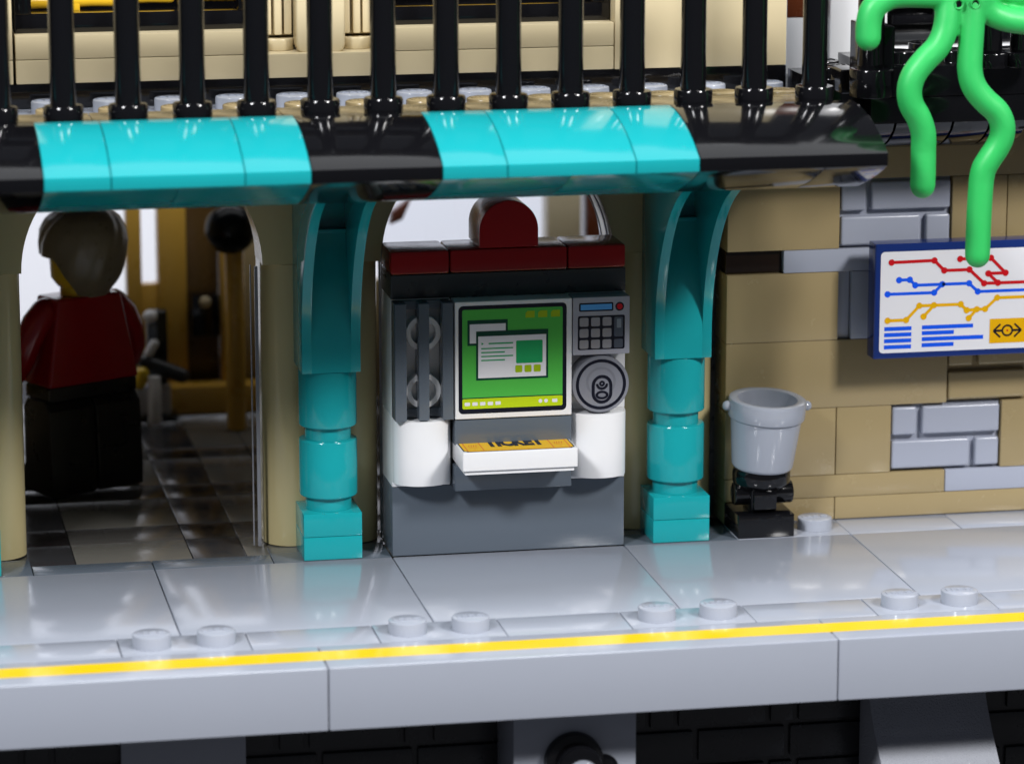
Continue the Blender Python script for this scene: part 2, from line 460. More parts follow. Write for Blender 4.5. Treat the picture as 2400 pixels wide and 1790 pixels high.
# round fronted posts between the arches
def halfpost(x0, x1, z0=0.0, z1=4.86, mat=OTAN):
    c = (x0+x1)/2; r = (x1-x0)/2
    pts = [(c + r*math.cos(a), 1.5 - .5*math.sin(a)) for a in [math.pi*k/18 for k in range(19)]] + [(x0, 2.0), (x1, 2.0)]
    MB().prism(pts, z0, z1, 'Z').build('round_post', mat, bld, 0, 2, 50)
for x0 in (-8, -7, -2, -1, 4): halfpost(x0+.01, x0+.99)
halfpost(5.01, 5.84)
# arches: opening four wide, radius two, springing at 4.86
def arch(x0, inner=True):
    zc = 4.86; n = 20
    o = [(x0-1+.0, zc), (x0-1, 7.2), (x0+5, 7.2), (x0+5, zc)]
    pts = [(x0-1+G, zc+.01), (x0-1+G, 7.19), (x0+5-G, 7.19), (x0+5-G, zc+.01)] + [(x0+2+2*math.cos(a), zc+.02+2*math.sin(a)) for a in [math.pi*k/n for k in range(n+1)]]
    # split into two halves along the crown so that polygons stay simple
    half1 = [(x0-1+G, zc+.01), (x0-1+G, 7.19), (x0+2, 7.19)] + [(x0+2+2*math.cos(a), zc+.01+2*math.sin(a)) for a in [math.pi/2+math.pi/2*k/n for k in range(n+1)]]
    half2 = [(x0+5-G, zc+.01), (x0+5-G, 7.19), (x0+2, 7.19)] + [(x0+2+2*math.cos(a), zc+.01+2*math.sin(a)) for a in [math.pi/2-math.pi/2*k/n for k in range(n+1)]]
    mm = MB()
    for hp in (half1, half2):
        # triangulated fan by strips: outer edge sampled to match
        m2 = len(hp)-3
        arc = hp[3:]
        side = hp[0][0]
        outer = []
        for (ax, az) in arc:
            t = math.atan2(az-zc, ax-(x0+2))
            outer.append(((x0+2)+(side-(x0+2))*min(1, abs(ax-(x0+2))/2*1.0) if True else 0, 7.19))
        for k in range(len(arc)-1):
            (a0, z0_), (a1, z1_) = arc[k], arc[k+1]
            quad = [(a0, z0_), (a1, z1_), (a1, 7.19), (a0, 7.19)]
            mm.prism(quad, 1.0, 2.0, 'Y')
        e = arc[-1][0]
        mm.prism([(min(e, side), zc+.01), (max(e, side), zc+.01), (max(e, side), 7.19), (min(e, side), 7.19)], 1.0, 2.0, 'Y')
    me_o = mm.build('arch', OTAN, bld, 0, 2, 30)
    bm = bmesh.new(); bm.from_mesh(me_o.data)
    bmesh.ops.remove_doubles(bm, verts=bm.verts, dist=.0005)
    # drop the doubled inner faces left between the strips
    seen = {}
    for f in bm.faces:
        k = tuple(sorted(v.index for v in f.verts)); seen.setdefault(k, []).append(f)
    dead = [f for l in seen.values() if len(l) > 1 for f in l]
    bmesh.ops.delete(bm, geom=dead, context='FACES')
    bm.to_mesh(me_o.data); bm.free()
for x0 in (-12, -6, 0): arch(x0)
B(5, 5.84, 4.86, 7.2, OTAN)
# glass behind the machine arch and the edge of the clear door
def arch_pane(x0, x1, y, th):
    zc = 4.86; c = (x0+x1)/2; r = (x1-x0)/2
    pts = [(x0, 0), (x1, 0)] + [(c+r*math.cos(a), zc+r*math.sin(a)) for a in [math.pi*k/28 for k in range(29)]]
    return MB().prism(pts, y, y+th, 'Y').build('window_pane', GLASS, bld, 0)
arch_pane(.06, 3.94, 1.62, .1)
def rim(x0, x1, y0, y1, w, name, mat):
    zc = 4.86; c = (x0+x1)/2; r = (x1-x0)/2; mm = MB(); n = 36
    P = [(x0, 0.0), (x0, zc)] + [(c-r*math.cos(a), zc+r*math.sin(a)) for a in [math.pi*k/n for k in range(1, n)]] + [(x1, zc), (x1, 0.0)]
    Q = [(x0+w, 0.0), (x0+w, zc)] + [(c-(r-w)*math.cos(a), zc+(r-w)*math.sin(a)) for a in [math.pi*k/n for k in range(1, n)]] + [(x1-w, zc), (x1-w, 0.0)]
    vs = [(p[0], y0, p[1]) for p in P]+[(p[0], y0, p[1]) for p in Q]+[(p[0], y1, p[1]) for p in P]+[(p[0], y1, p[1]) for p in Q]
    N_ = len(P); fs = []
    for k in range(N_-1):
        fs += [(k, k+1, N_+k+1, N_+k), (2*N_+k, 2*N_+k+1, 3*N_+k+1, 3*N_+k), (k, k+1, 2*N_+k+1, 2*N_+k), (N_+k, N_+k+1, 3*N_+k+1, 3*N_+k)]
    fs += [(0, N_, 3*N_, 2*N_), (N_-1, 2*N_-1, 4*N_-1, 3*N_-1)]
    return mm.add(vs, fs).build(name, mat, bld, 0)
def clear_edge():
    m = bpy.data.materials.new('clear_plastic_edge'); m.use_nodes = True
    p = m.node_tree.nodes['Principled BSDF']
    p.inputs['Base Color'].default_value = (.20, .20, .22, 1); p.inputs['Transmission Weight'].default_value = .0
    p.inputs['Roughness'].default_value = .3; p.inputs['IOR'].default_value = 1.4
    return m
CE = clear_edge()
rim(.012, 3.988, 1.25, 1.33, .022, 'pane_rim', CE)
rim(.075, 3.925, 1.45, 1.5, .02, 'pane_rim', CE)
MB().box(-2.13, -2.075, 1.05, 1.1, .02, 4.84).build('door_edge', CE, bld)
MB().box(-2.20, -2.18, 1.12, 1.16, .02, 4.86).build('door_edge', CE, bld)

# floor slab of the upper storey and its studded rim
MB().box(-12, 14, 1.0, 9.2, 7.22, 7.58).build('ceiling_slab', DGG, bld)  # unseen, its rear end cut short so top light reaches the hall
MB().box(-12, -9.4, 2.3, 14, -.4, 7.2).build('side_wall', DTAN, bld)
MB().box(6.5, 6.9, 2.4, 13.9, -.4, 7.2).build('side_wall', DTAN, bld)
for x0 in range(-12, 8, 4): brick(x0, x0+4, 0, 1, 7.2, 7.6, LG, bld, 'roof_plate', .012)
for x0 in range(-12, 8): stud(x0+.5, .5, 7.6, LG, bld, True)
for x0, x1 in ((-12, -9), (-9, -5), (-5, -2), (-2, 1), (1, 4), (4, 7)): brick(x0, x1, -1, 0-G, 7.2, 7.6, DTAN, bld, 'roof_plate', .012)
for x0 in range(-12, 7): stud(x0+.5, -.5, 7.6, DTAN, bld, True)
for x0, x1 in ((-12, -9), (-9, -5), (-5, -2), (-2, 1), (1, 4), (4, 7)): brick(x0, x1, -2, -1-G, 7.4, 7.8, DTAN, bld, 'roof_tile', .014)
MB().box(-12, 7, -1.0, 1.0, 6.6, 7.18).build('soffit', DGG, bld)
# upper facade
brick(-12, 7.0, 1.0, 2, 7.6, 8.0, BLACK, bld, 'ledge', .012)
B(-12, -6.03, 8.0, 8.4, TAN, 1.0, 2.0, 'sill_block'); B(-12, -6.03, 8.4, 12, TAN, 1.0, 2.0)
for z0 in (8.0, 8.4):
    B(-6, -2, z0, z0+.4, TAN, 1.0, 2.0, 'sill_block'); B(0, 4, z0, z0+.4, TAN, 1.0, 2.0, 'sill_block')
B(4, 4.28, 8.0, 12, TAN, .98, 2.0); B(4.28, 7.0, 8.0, 12, TAN, 1.0, 2.0)
for x0 in (-6, 0):
    fr = MB().box(x0+.02, x0+3.98, 1.3, 1.9, 8.8, 9.1).build('window_frame', BLACK, bld, .02)
    MB().box(x0+.02, x0+.3, 1.3, 1.9, 9.1, 12).build('window_frame', BLACK, bld, .02)
    MB().box(x0+3.7, x0+3.98, 1.3, 1.9, 9.1, 12).build('window_frame', BLACK, bld, .02)
# pilaster between the windows
pil = MB().box(-1.93, -.05, 1.0, 2.6, 8.0, 8.4).build('pilaster_base', TAN, bld, .02)
MB().box(-2, 0, 2.0, 2.9, 8.4, 10.2).build('pilaster_back', TAN, bld, .02)
MB().prism([(-1.36, 10.2), (-1.36, 8.52), (-1.32, 8.41), (-1.2, 8.36), (-.68, 8.36), (-.58, 8.41), (-.54, 8.52), (-.54, 10.2)], 1.15, 1.6, 'Y').build('pilaster_shaft', TAN, bld, .05, 4)
for cx in (-1.62, -.30):
    MB().cyl(.27, 0, .2, (cx, 1.6, 8.4), 'Z', 28, .02).build('stud', TAN, bld)
    for k in range(3):
        MB().box(cx-.24+k*.17, cx-.24+k*.17+.13, 1.42+abs(k-1)*.05, 2.0, 8.66, 10.2).build('flute', TAN, bld, .03)
    MB().box(cx-.26, cx+.26, 1.62, 2.0, 8.63, 10.2).build('fluted_brick', TAN, bld, .01)
# black surfaces stand in for the shade of rooms behind the upper windows
MB().box(-12, 6.9, 3.2, 3.4, 8.0, 12.4).build('room_shade_back', BLACK, bld)
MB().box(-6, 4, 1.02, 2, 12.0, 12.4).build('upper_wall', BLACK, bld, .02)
MB().box(-12, 6.9, 2.0, 3.2, 7.6, 8.62).build('room_shade_floor', BLACK, bld)

for i, (x0, x1, zz, yy, lb) in enumerate(((-5.75, -5.18, 9.18, 2.2, 'short yellow rod behind the leftmost upper window bar gap'),
                        (-4.98, -4.3, 9.2, 2.2, 'thick yellow rod with an end lug behind the second gap of the upper window'),
                        (-4.02, -3.35, 9.24, 2.2, 'short yellow rod behind the third gap of the upper window'),
                        (-3.1, -2.2, 9.25, 2.2, 'yellow rod nearest the pilaster in the left upper window'),
                        (.25, 3.6, 9.36, 2.2, 'long yellow rod just showing in the right upper window'))):
    t = thing('yellow_rod', lb, 'rod', (x0, yy, zz), 'yellow rods inside the upper windows')
    MB().tube([(x0, yy, zz), ((x0+x1)/2, yy, zz+.01), (x1, yy, zz)], .1, 16).build('bar', YEL, t)
    if i == 1: MB().box(x0-.02, x0+.14, yy-.1, yy+.1, zz-.16, zz).build('lug', YEL, t, .03)

# ------------------------------------------------------------------ awning
awn = thing('awning', 'curved awning of alternating turquoise and black sections over the platform', 'awning', (0, -1, 6.5))
TOP = [(-5.0, 7.2), (-5.0, 7.4), (-4.8, 7.51), (-4.55, 7.63), (-4.25, 7.74), (-3.95, 7.825), (-3.65, 7.89), (-3.35, 7.935), (-3.0, 7.955), (-3.0, 7.2)]
UND = [(-4.93, 7.19), (-4.7, 7.08), (-4.4, 6.96), (-4.05, 6.83), (-3.7, 6.72), (-3.4, 6.63), (-3.1, 6.575), (-2.8, 6.55), (-1.0, 6.55), (-1.0, 7.19)]
for x0, x1, mt in ((-12,-8,TEAL),(-8,-6,BLACK),(-6,-5,TEAL),(-5,-3,TEAL),(-3,-2,TEAL),(-2,0,BLACK),(0,1,TEAL),(1,3,TEAL),(3,4,TEAL),(4,7,BLACK)):
    MB().prism(TOP, x0+G, x1-G, 'X').build('curved_tile', mt, awn, .012, 2, 25)
for x0, x1, mt in ((-12,-8,TEAL),(-8,-6,BLACK),(-6,-4,TEAL),(-4,-2,TEAL),(-2,0,BLACK),(0,2,TEAL),(2,4,TEAL),(4,6,BLACK),(6,7,BLACK)):
    MB().prism(UND, x0+G*.6, x1-G*.6, 'X').build('underside_tile', mt, awn, .01, 2, 25)
BK = [(-3.0+.01, 7.2), (-3.0+.01, 7.93), (-2.72, 7.9), (-2.45, 7.8), (-2.25, 7.6), (-2.2, 7.2)]
for x0, x1 in ((-8,-6), (-2,0), (4,7)):
    MB().prism(BK, x0+G, x1-G, 'X').build('rear_tile', BLACK, awn, .01, 2, 25)

# ------------------------------------------------------------------ railing
ral = thing('railing', 'row of glossy black vertical bars with collars above the awning', 'railing', (0, -2.5, 7.6))
bar_me = None; col_me = None; foot_me = None
for k in range(-3, 14):
    x = -6.5 + k
    if bar_me is None:
        o = MB().lathe([(.205, 0), (.205, .35), (.2, .6), (.2, 2.75)], (0, 0, 0), 'Z', 28).build('bar', BLACK, ral, 0)
        bar_me = o.data; bpy.data.objects.remove(o)
        o = MB().lathe([(.285, -.03), (.31, -.01), (.31, .2), (.295, .23), (.25, .24)], (0, 0, 0), 'Z', 32).build('collar', BLACK, ral, 0)
        col_me = o.data; bpy.data.objects.remove(o)
        o = MB().lathe([(.2, -.3), (.2, 0)], (0, 0, 0), 'Z', 24).build('peg', BLACK, ral, 0)
        foot_me = o.data; bpy.data.objects.remove(o)
    for nm, me, zz in (('bar', bar_me, 8.1), ('collar', col_me, 7.9), ('peg', foot_me, 7.9)):
        o = bpy.data.objects.new(nm, me); COL.objects.link(o); o.parent = ral; o.location = (x, 0, zz-7.6)

MB().box(-9.8, 6.8, -2.75, -2.25, 10.8, 11.2).build('top_rail', BLACK, ral, .02)
# ------------------------------------------------------------------ turquoise columns
def make_column(x0, label):
    t = thing('platform_column', label, 'column', (x0+.5, .5, 0), 'turquoise columns along the platform')
    brick(x0, x0+1, 0, 1, 0, .4, TEAL, t, 'base_block', .014)
    brick(x0, x0+1, 0, 1, .4, .8, TEAL, t, 'base_block', .014)
    c = (x0+.5, .5, 0)
    for z0 in (.8, 2.0):
        MB().lathe([(.39, z0), (.39, z0+.22), (.40, z0+.225), (.475, z0+.23), (.488, z0+.245), (.49, z0+.26), (.49, z0+1.17), (.48, z0+1.19), (.46, z0+1.198)], c, 'Z', 48).build('round_drum', TEAL, t, 0, 2, 40)
    # bracket: two ribs and a recessed web, curving forward
    Rr, z0 = 3.0, 3.6
    fr = [(0, 3.2), (0, 3.6)] + [(-(Rr-math.sqrt(Rr*Rr-h*h)), z0+h) for h in [2.86*k/20 for k in range(1, 21)]]
    prof = fr + [(1.0, fr[-1][1]), (1.0, 3.2)]
    for a, b_ in ((x0+G, x0+.17), (x0+.83, x0+1-G)):
        MB().prism(prof, a, b_, 'X').build('bracket_rib', TEAL, t, .008, 2, 25)
    web = [(0.002, 3.2), (0.002, 3.82), (.12, 4.3), (.30, 4.8), (.46, 5.2), (.52, 5.5), (.66, 5.5), (.66, 6.46), (.95, 6.46), (.95, 3.2)]
    MB().prism(web, x0+.165, x0+.835, 'X').build('bracket_web', TEAL, t, 0, 2, 40)
    MB().box(x0+.17, x0+.83, .47, .7, 5.47, 5.53).build('bracket_ledge', TEAL, t, .006)
    return t
c0 = make_column(-1.5, 'turquoise column with forward curving bracket left of the ticket machine')
copy_thing(c0, (5.0, .5, 0), 'turquoise column with forward curving bracket right of the ticket machine, next to the bin', 'turquoise columns along the platform')
copy_thing(c0, (-7.02, .5, 0), 'turquoise column barely showing at the extreme left edge of the photo', 'turquoise columns along the platform')

# ------------------------------------------------------------------ ticket machine
tm = thing('ticket_machine', 'grey and white ticket machine with green screen and dark red crest', 'ticket machine', (2, .5, 0))
def T(x0, x1, y0, y1, z0, z1, mat, name, bev=.016): return brick(x0, x1, y0, y1, z0, z1, mat, tm, name, bev)
T(0, 4, 0, 1, 0, 1.2, DG, 'base_block')
T(0, 1, 0, 1, 1.2, 2.4, WHITE, 'white_block'); T(3, 4, 0, 1, 1.2, 2.4, WHITE, 'white_block')
T(0, 1, .02, 1, 2.4, 4.4, WHITE, 'white_block'); T(3, 4, 0, 1, 2.4, 4.4, WHITE, 'white_block')
T(1, 3, 0.02, 1, 1.2, 4.38, DGG, 'core_block')
for x0 in (0, 3):    # rounded white cheeks
    pts = [(x0+.5-.49*math.cos(a), -.43*math.sin(a)**.8 if 0 < a < math.pi else 0) for a in [math.pi*k/24 for k in range(25)]]
    MB().prism([(p[0], min(p[1], -.02)) for p in pts] + [(x0+.99, -.002), (x0+.01, -.002)], 1.29, 2.39, 'Z').build('rounded_cheek', WHITE, tm, .02, 2, 30)
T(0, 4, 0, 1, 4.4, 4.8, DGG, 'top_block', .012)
for x0, x1 in ((0, 1), (1, 3), (3, 4)): T(x0, x1, 0, 1, 4.8, 5.2, RED, 'red_tile', .055)
n = 24
dome = [(1.5, 5.21), (2.5, 5.21)] + [(2+.5*math.cos(a), 5.5+.5*math.sin(a)) for a in [math.pi*k/n for k in range(n+1)]]
MB().prism(dome, 0.0, 1.0, 'Y').build('crest_block', RED, tm, .025, 3, 30)
# grille
gr = MB().box(0.01, .99, -.12, -.02, 2.41, 2.56).box(0.01, .99, -.12, -.02, 4.24, 4.39).build('grille', DG, tm, .008)
gr['_wx'] = gr['_wy'] = gr['_wz'] = 0.0
for a, b_ in ((0.0, .2), (.4, .58), (.8, .985)): MB().box(a+.005, b_, -.4, -.02, 2.41, 4.39).build('grille_bar', DG, gr, .012)
for k in ('_wx', '_wy', '_wz'): del gr[k]
for zz in (2.87, 3.85):
    MB().lathe([(.001, -.05), (.2, -.05), (.2, -.1), (.21, -.16), (.29, -.16), (.3, -.14), (.3, .05)], (.52, -.02, zz), 'Y', 36, cap=False).build('hollow_stud', WHITE, tm)
# screen
sc = MB().box(1.012, 2.99, -.4, -.0, 2.405, 4.395).build('screen', WHITE, tm, .02, 3)
sc['_wx'] = sc['_wy'] = sc['_wz'] = 0.0
def pr(parent, name, mat, lift, fn):
    p = Print('Y', -.4); fn(p); return p.build(name, mat, parent, lift)
pr(sc, 'screen_border', P_BLK, .0015, lambda p: p.rect(1.068, 2.9, 2.495, 4.325, .08))
pr(sc, 'screen_area', P_GRN, .003, lambda p: p.rect(1.133, 2.832, 2.578, 4.258, .03))
pr(sc, 'task_bar', P_LIME, .0045, lambda p: p.rect(1.133, 2.832, 2.578, 2.75, .025))
pr(sc, 'window_outline', P_DGRN, .0045, lambda p: p.rect(1.22, 1.9, 3.65, 4.08).rect(1.133, 2.832, 2.75, 2.768))  # printed dark green outline of the screen windows
pr(sc, 'window_sheet', P_WHT, .006, lambda p: p.rect(1.258, 1.865, 3.69, 4.012))
pr(sc, 'window_outline', P_DGRN, .0075, lambda p: p.rect(1.365, 2.585, 3.06, 3.89))
pr(sc, 'window_sheet', P_WHT, .009, lambda p: p.rect(1.4, 2.55, 3.096, 3.803))
def icons(p):
    for x in (2.2, 2.415, 2.63): p.poly([(x, 4.09), (x, 4.17), (x+.035, 4.205), (x+.155, 4.205), (x+.155, 4.09)])
pr(sc, 'corner_icon', P_MUST, .0045, icons)
def lines(p):
    p.rect(1.575, 1.99, 3.665, 3.69)
    for z_, x_ in ((3.595, 1.99), (3.528, 1.85), (3.462, 1.99), (3.395, 1.85)): p.rect(1.45, x_, z_-.011, z_+.011)
    p.poly([(1.455, 3.7), (1.495, 3.677), (1.455, 3.655)])
    p.rect(2.04, 2.49, 3.325, 3.71, .02)
pr(sc, 'text_line', P_SEA, .0105, lines)
pr(sc, 'button_square', P_MUST, .0105, lambda p: [p.rect(x, x+.12, 3.17, 3.292, .02) for x in (2.025, 2.183, 2.34)] and p)
def tb(p):
    for x in (1.17, 1.3, 1.43, 1.56, 1.69): p.rect(x, x+.09, 2.632, 2.69, .012)
    p.disc(2.455, 2.668, .032); p.disc(2.55, 2.668, .032); p.rect(2.655, 2.745, 2.638, 2.695, .012)
pr(sc, 'task_icon', P_WHT, .006, tb)
for k in ('_wx', '_wy', '_wz'): del sc[k]
# keypad
kp = MB().box(3.0+G, 3.975, -.4, -.0, 3.415, 4.395).build('keypad', KEYPAD, tm, .016, 3)
kp['_wx'] = kp['_wy'] = kp['_wz'] = 0.0
pr(kp, 'display_frame', P_BLK, .0015, lambda p: p.rect(3.11, 3.695, 4.152, 4.298, .025).disc(3.803, 4.222, .075).rect(3.09, 3.892, 3.502, 4.078, .03))
pr(kp, 'display', P_SKY, .003, lambda p: p.rect(3.137, 3.67, 4.178, 4.272))
pr(kp, 'red_button', P_RED, .003, lambda p: p.disc(3.803, 4.222, .05))
def keys(p):
    for x in (3.12, 3.316, 3.512):
        for z_ in (3.9, 3.712, 3.523): p.rect(x, x+.152, z_, z_+.148, .025)
pr(kp, 'key', P_KEY, .003, keys)
pr(kp, 'dark_key', P_KEYD, .003, lambda p: p.rect(3.71, 3.86, 3.712, 4.048, .025).rect(3.71, 3.86, 3.523, 3.672, .025))
pr(kp, 'light_key', P_KEYL, .0045, lambda p: p.rect(3.755, 3.83, 3.86, 4.012, .012))
for k in ('_wx', '_wy', '_wz'): del kp[k]
# round lid printed like a can top
ld = MB().cyl(.485, -.4, 0, (3.49, 0, 2.905), 'Y', 56, .02).build('round_lid', LID, tm)
ld['_wx'] = ld['_wy'] = ld['_wz'] = 0.0
def circ(cx, cz, r, n=44): return [(cx+r*math.cos(2*math.pi*k/n), cz+r*math.sin(2*math.pi*k/n)) for k in range(n)]
def capsule(cx, cz, hx, hz, n=12):
    pts = []
    for k in range(n+1): a = math.pi*k/n; pts.append((cx+hx*math.cos(a), cz+hz-hx+hx*math.sin(a)))
    for k in range(n+1): a = math.pi+math.pi*k/n; pts.append((cx+hx*math.cos(a), cz-hz+hx+hx*math.sin(a)))
    return pts
def lid_black(p):
    p.ring(circ(3.49, 2.905, .43), circ(3.49, 2.905, .378))
    p.ring(capsule(3.508, 2.82, .178, .246), capsule(3.508, 2.82, .124, .192))
    p.ring(circ(3.508, 2.918, .05), circ(3.508, 2.918, .014))
    arc = [(3.508+.085*math.cos(a), 2.915+.085*math.sin(a)) for a in [math.pi+math.pi*k/12 for k in range(13)]]
    for k in range(12): p.line(arc[k], arc[k+1], .045)
    p.ring([(3.508+.112*math.cos(a), 2.722+.075*math.sin(a)) for a in [2*math.pi*k/28 for k in range(28)]], [(3.508+.066*math.cos(a), 2.722+.034*math.sin(a)) for a in [2*math.pi*k/28 for k in range(28)]])
pr(ld, 'lid_print', P_BLK, .003, lid_black)
pr(ld, 'lid_groove', P_LIDD, .0015, lambda p: p.ring(circ(3.49, 2.95, .255), circ(3.49, 2.95, .215)))
for k in ('_wx', '_wy', '_wz'): del ld[k]
# ticket slot panels
MB().box(1.01, 2.99, -.4, 0, 1.955, 2.385).build('slot_panel', DG, tm, .012)
MB().box(1.01, 2.99, -.4, 0, 1.18, 1.594).build('slot_panel', DG, tm, .012)

# ticket tile sticking out of the slot
tk = thing('ticket', 'white tile printed with an orange ticket, sticking out of the machine slot', 'ticket', (2, -.6, 1.6))
MB().box(1.015, 2.96, -1.06, .0, 1.665, 1.99).build('tile', WHITE, tk, .028, 3)
MB().box(1.06, 2.91, -1.015, .0, 1.598, 1.66).build('tile_foot', WHITE, tk, .012)
ch = .07
def tshape(i):
    x0, x1, y0, y1 = 1.045+i, 2.93-i, -1.02+i, -.05-i
    return [(x0+ch, y0), (x1-ch, y0), (x1-ch*.6, y0+ch*.6), (x1, y0+ch), (x1, y1), (x0, y1), (x0, y0+ch), (x0+ch*.6, y0+ch*.6)]
Print('Z', 1.99).poly(tshape(0)).build('print_edge', P_BLK, tk, .0015)
Print('Z', 1.99).poly(tshape(.022)).build('print_field', P_TKT, tk, .003)
p = Print('Z', 1.99)
p.rect(1.11, 2.865, -.965, -.955)
for x in (1.125, 1.395, 2.575, 2.85): p.line((x, -.95), (x, -.1), .014)
for cx in (1.26, 2.71):
    p.disc(cx, -.86, .014)
    for q in range(4): p.line((cx-.07+q*.04, -.68), (cx-.05+q*.04, -.55), .012)
    p.line((cx-.08, -.74), (cx+.08, -.74), .012)
p.build('print_red', P_ORG, tk, .0045)
tv, tf = text_mesh('TICKET', .56, 0, .04, 1.0)
xs_ = [v[0] for v in tv]; ys_ = [v[1] for v in tv]
sx = 1.0/(max(xs_)-min(xs_)); sy = .56/(max(ys_)-min(ys_))
me = bpy.data.meshes.new('print_word')
me.from_pydata([(1.985+(v[0]-(max(xs_)+min(xs_))/2)*sx, -.455+(v[1]-(max(ys_)+min(ys_))/2)*sy, 1.9960) for v in tv], [], tf)
me.materials.append(P_BLK); link('print_word', me, tk)

# ------------------------------------------------------------------ litter bin
bn = thing('litter_bin', 'pale grey bucket bin on a black clip stand beside the right column', 'bin', (6.5, .5, 0))
MB().box(6+G, 7-G, 0, 1-G, 0, .4).build('stand_base', BLACK, bn, .014)
MB().box(6.28, 6.72, .18, .8, .4, .86).build('stand_stem', BLACK, bn, .03, 3)
MB().prism([(.2, .4), (.08, .48), (.08, .74), (.2, .84), (.5, .84), (.5, .4)], 6.3, 6.7, 'X').build('stand_clip', BLACK, bn, .02, 2)
MB().cyl(.2, -.52, .52, (6.55, .5, .68), 'X', 28, .03).build('hinge_pin', BLACK, bn)
MB().lathe([(.30, .74), (.42, .8), (.48, .86), (.5, .9), (.5, 1.05), (.48, 1.12)], (6.53, .5, 0), 'Z', 40).build('cup', BLACK, bn)
bk = bn
def tilt(o, ang=R(2.6)):
    me = o.data; piv = Vector((6.53, .5, 1.1)); M = Matrix.Translation(piv + Vector((0, 0, .045))) @ Matrix.Rotation(ang, 4, 'Y') @ Matrix.Rotation(R(5), 4, 'X') @ Matrix.Translation(-piv)
    me.transform(M); return o
prof = [(.50, 1.1), (.525, 1.13), (.535, 1.16), (.615, 1.98), (.655, 2.0), (.665, 2.02), (.672, 2.28), (.66, 2.315), (.63, 2.33), (.55, 2.33), (.515, 2.315), (.505, 2.27), (.49, 2.18), (.455, 1.9), (.40, 1.5), (.36, 1.3), (.0001, 1.28)]
tilt(MB().lathe(prof, (6.54, .5, 0), 'Z', 64).build('bucket', BUCKET, bn, 0, 2, 28))
for s in (-1, 1):
    tilt(MB().lathe([(.001, -.1), (.055, -.085), (.085, -.04), (.085, .04), (.055, .085), (.001, .1)], (6.54+s*.69, .5, 2.19), 'X', 20).build('handle_lug', BUCKET, bn, 0, 2, 80))

# ------------------------------------------------------------------ route map board
mp = thing('route_map', 'navy framed white route map board with red, blue and yellow lines on the tan wall', 'map sign', (10.4, .4, 3))
fr = MB().box(8.4, 12.38, .2, .6, 3.0, 5.0).build('board', NAVY, mp, .03, 3)
MB().box(8.9, 11.9, .6, 1.0, 3.5, 4.5).build('bracket', DGG, mp, .01)
def mpr(name, mat, lift, fn):
    p = Print('Y', .2); fn(p); return p.build(name, mat, mp, lift)
mpr('map_sheet', P_WHT, .002, lambda p: p.rect(8.5, 12.27, 3.105, 4.865, .07))
LW, DR = .054, .056
def path(p, pts, closed=False):
    for a, b_ in zip(pts[:-1], pts[1:]): p.line(a, b_, LW)
    for a in pts: p.disc(a[0], a[1], DR)
def reds(p):
    path(p, [(8.69, 4.68), (9.45, 4.69), (9.63, 4.51), (10.08, 4.51), (10.35, 4.26), (10.6, 4.26)]); p.line((10.6, 4.26), (12.1, 4.26), LW); p.disc(12.1, 4.26, DR)
    path(p, [(9.91, 4.70), (10.46, 4.70), (10.73, 4.43), (10.42, 4.43), (10.6, 4.26)])
def blues(p):
    path(p, [(8.83, 4.37), (9.02, 4.37), (9.12, 4.27), (9.6, 4.27), (10.08, 4.27), (10.24, 4.12)]); p.line((10.24, 4.12), (12.1, 4.12), LW); p.disc(12.1, 4.12, DR)
    path(p, [(8.63, 4.13), (9.46, 4.13), (9.6, 4.27)])
    for z_ in (3.525, 3.42, 3.315, 3.207): p.rect(8.585, 9.07, z_-.035, z_+.035)
    for x_, z_ in ((10.175, 3.53), (9.83, 3.43), (10.36, 3.325), (9.83, 3.22)): p.rect(9.257, x_, z_-.035, z_+.035)
def yels(p):
    path(p, [(8.64, 3.67), (8.97, 3.67), (9.2, 3.91), (9.46, 3.91), (9.94, 3.91), (10.05, 3.8), (10.23, 3.81), (10.38, 3.81), (10.59, 4.0)]); p.line((10.59, 4.0), (12.1, 4.0), LW); p.disc(12.1, 4.0, DR)
    path(p, [(9.28, 3.72), (9.46, 3.91)]); path(p, [(10.09, 3.66), (10.23, 3.81)])
    p.rect(10.47, 11.12, 3.205, 3.632)
mpr('blue_line', P_BLUE, .0035, blues)
mpr('yellow_line', P_YEL, .0055, yels)
mpr('red_line', P_RED, .0075, reds)
def logo(p):
    cx, cz = 10.79, 3.42
    p.ring(circ(cx, cz, .105), circ(cx, cz, .072))
    for s in (-1, 1):
        p.line((cx+s*.1, cz), (cx+s*.235, cz), .04)
        p.line((cx+s*.25, cz), (cx+s*.125, cz+.115), .034); p.line((cx+s*.25, cz), (cx+s*.125, cz-.115), .034)
mpr('train_emblem', P_BLK, .0075, logo)
mpr('emblem_dot', P_RED, .0075, lambda p: p.disc(10.79, 3.42, .018))

# ------------------------------------------------------------------ right hand balcony and annexe
bal = thing('balcony', 'black studded balcony deck with round posts at the upper right', 'balcony', (10, -1, 7.2))
MB().box(7.9, 14, -1.0, 1.0, 7.25, 7.68).build('deck_edge', BLACK, bal, .012)
MB().box(7.9, 14, -1.02, 1.0, 7.69, 8.2).build('deck_edge', BLACK, bal, .012)
MB().box(7.02, 7.89, -.6, 1.0, 7.2, 7.95).build('deck_edge', BLACK, bal, .012)
for x in range(8, 14): stud(x+.5, -.5, 8.2, BLACK, bal, True); stud(x+.3, .5, 8.2, BLACK, bal, True)
stud(7.45, .45, 7.95, BLACK, bal, True); stud(7.45, -.3, 7.95, BLACK, bal, True)
MB().cyl(.36, 0, .46, (7.6, -2.0, 7.86), 'Z', 40, .03).build('post_foot', BLACK, bal)
MB().cyl(.22, 0, 3.5, (7.58, -2.0, 8.3), 'Z', 32, .02).build('post', BLACK, bal)
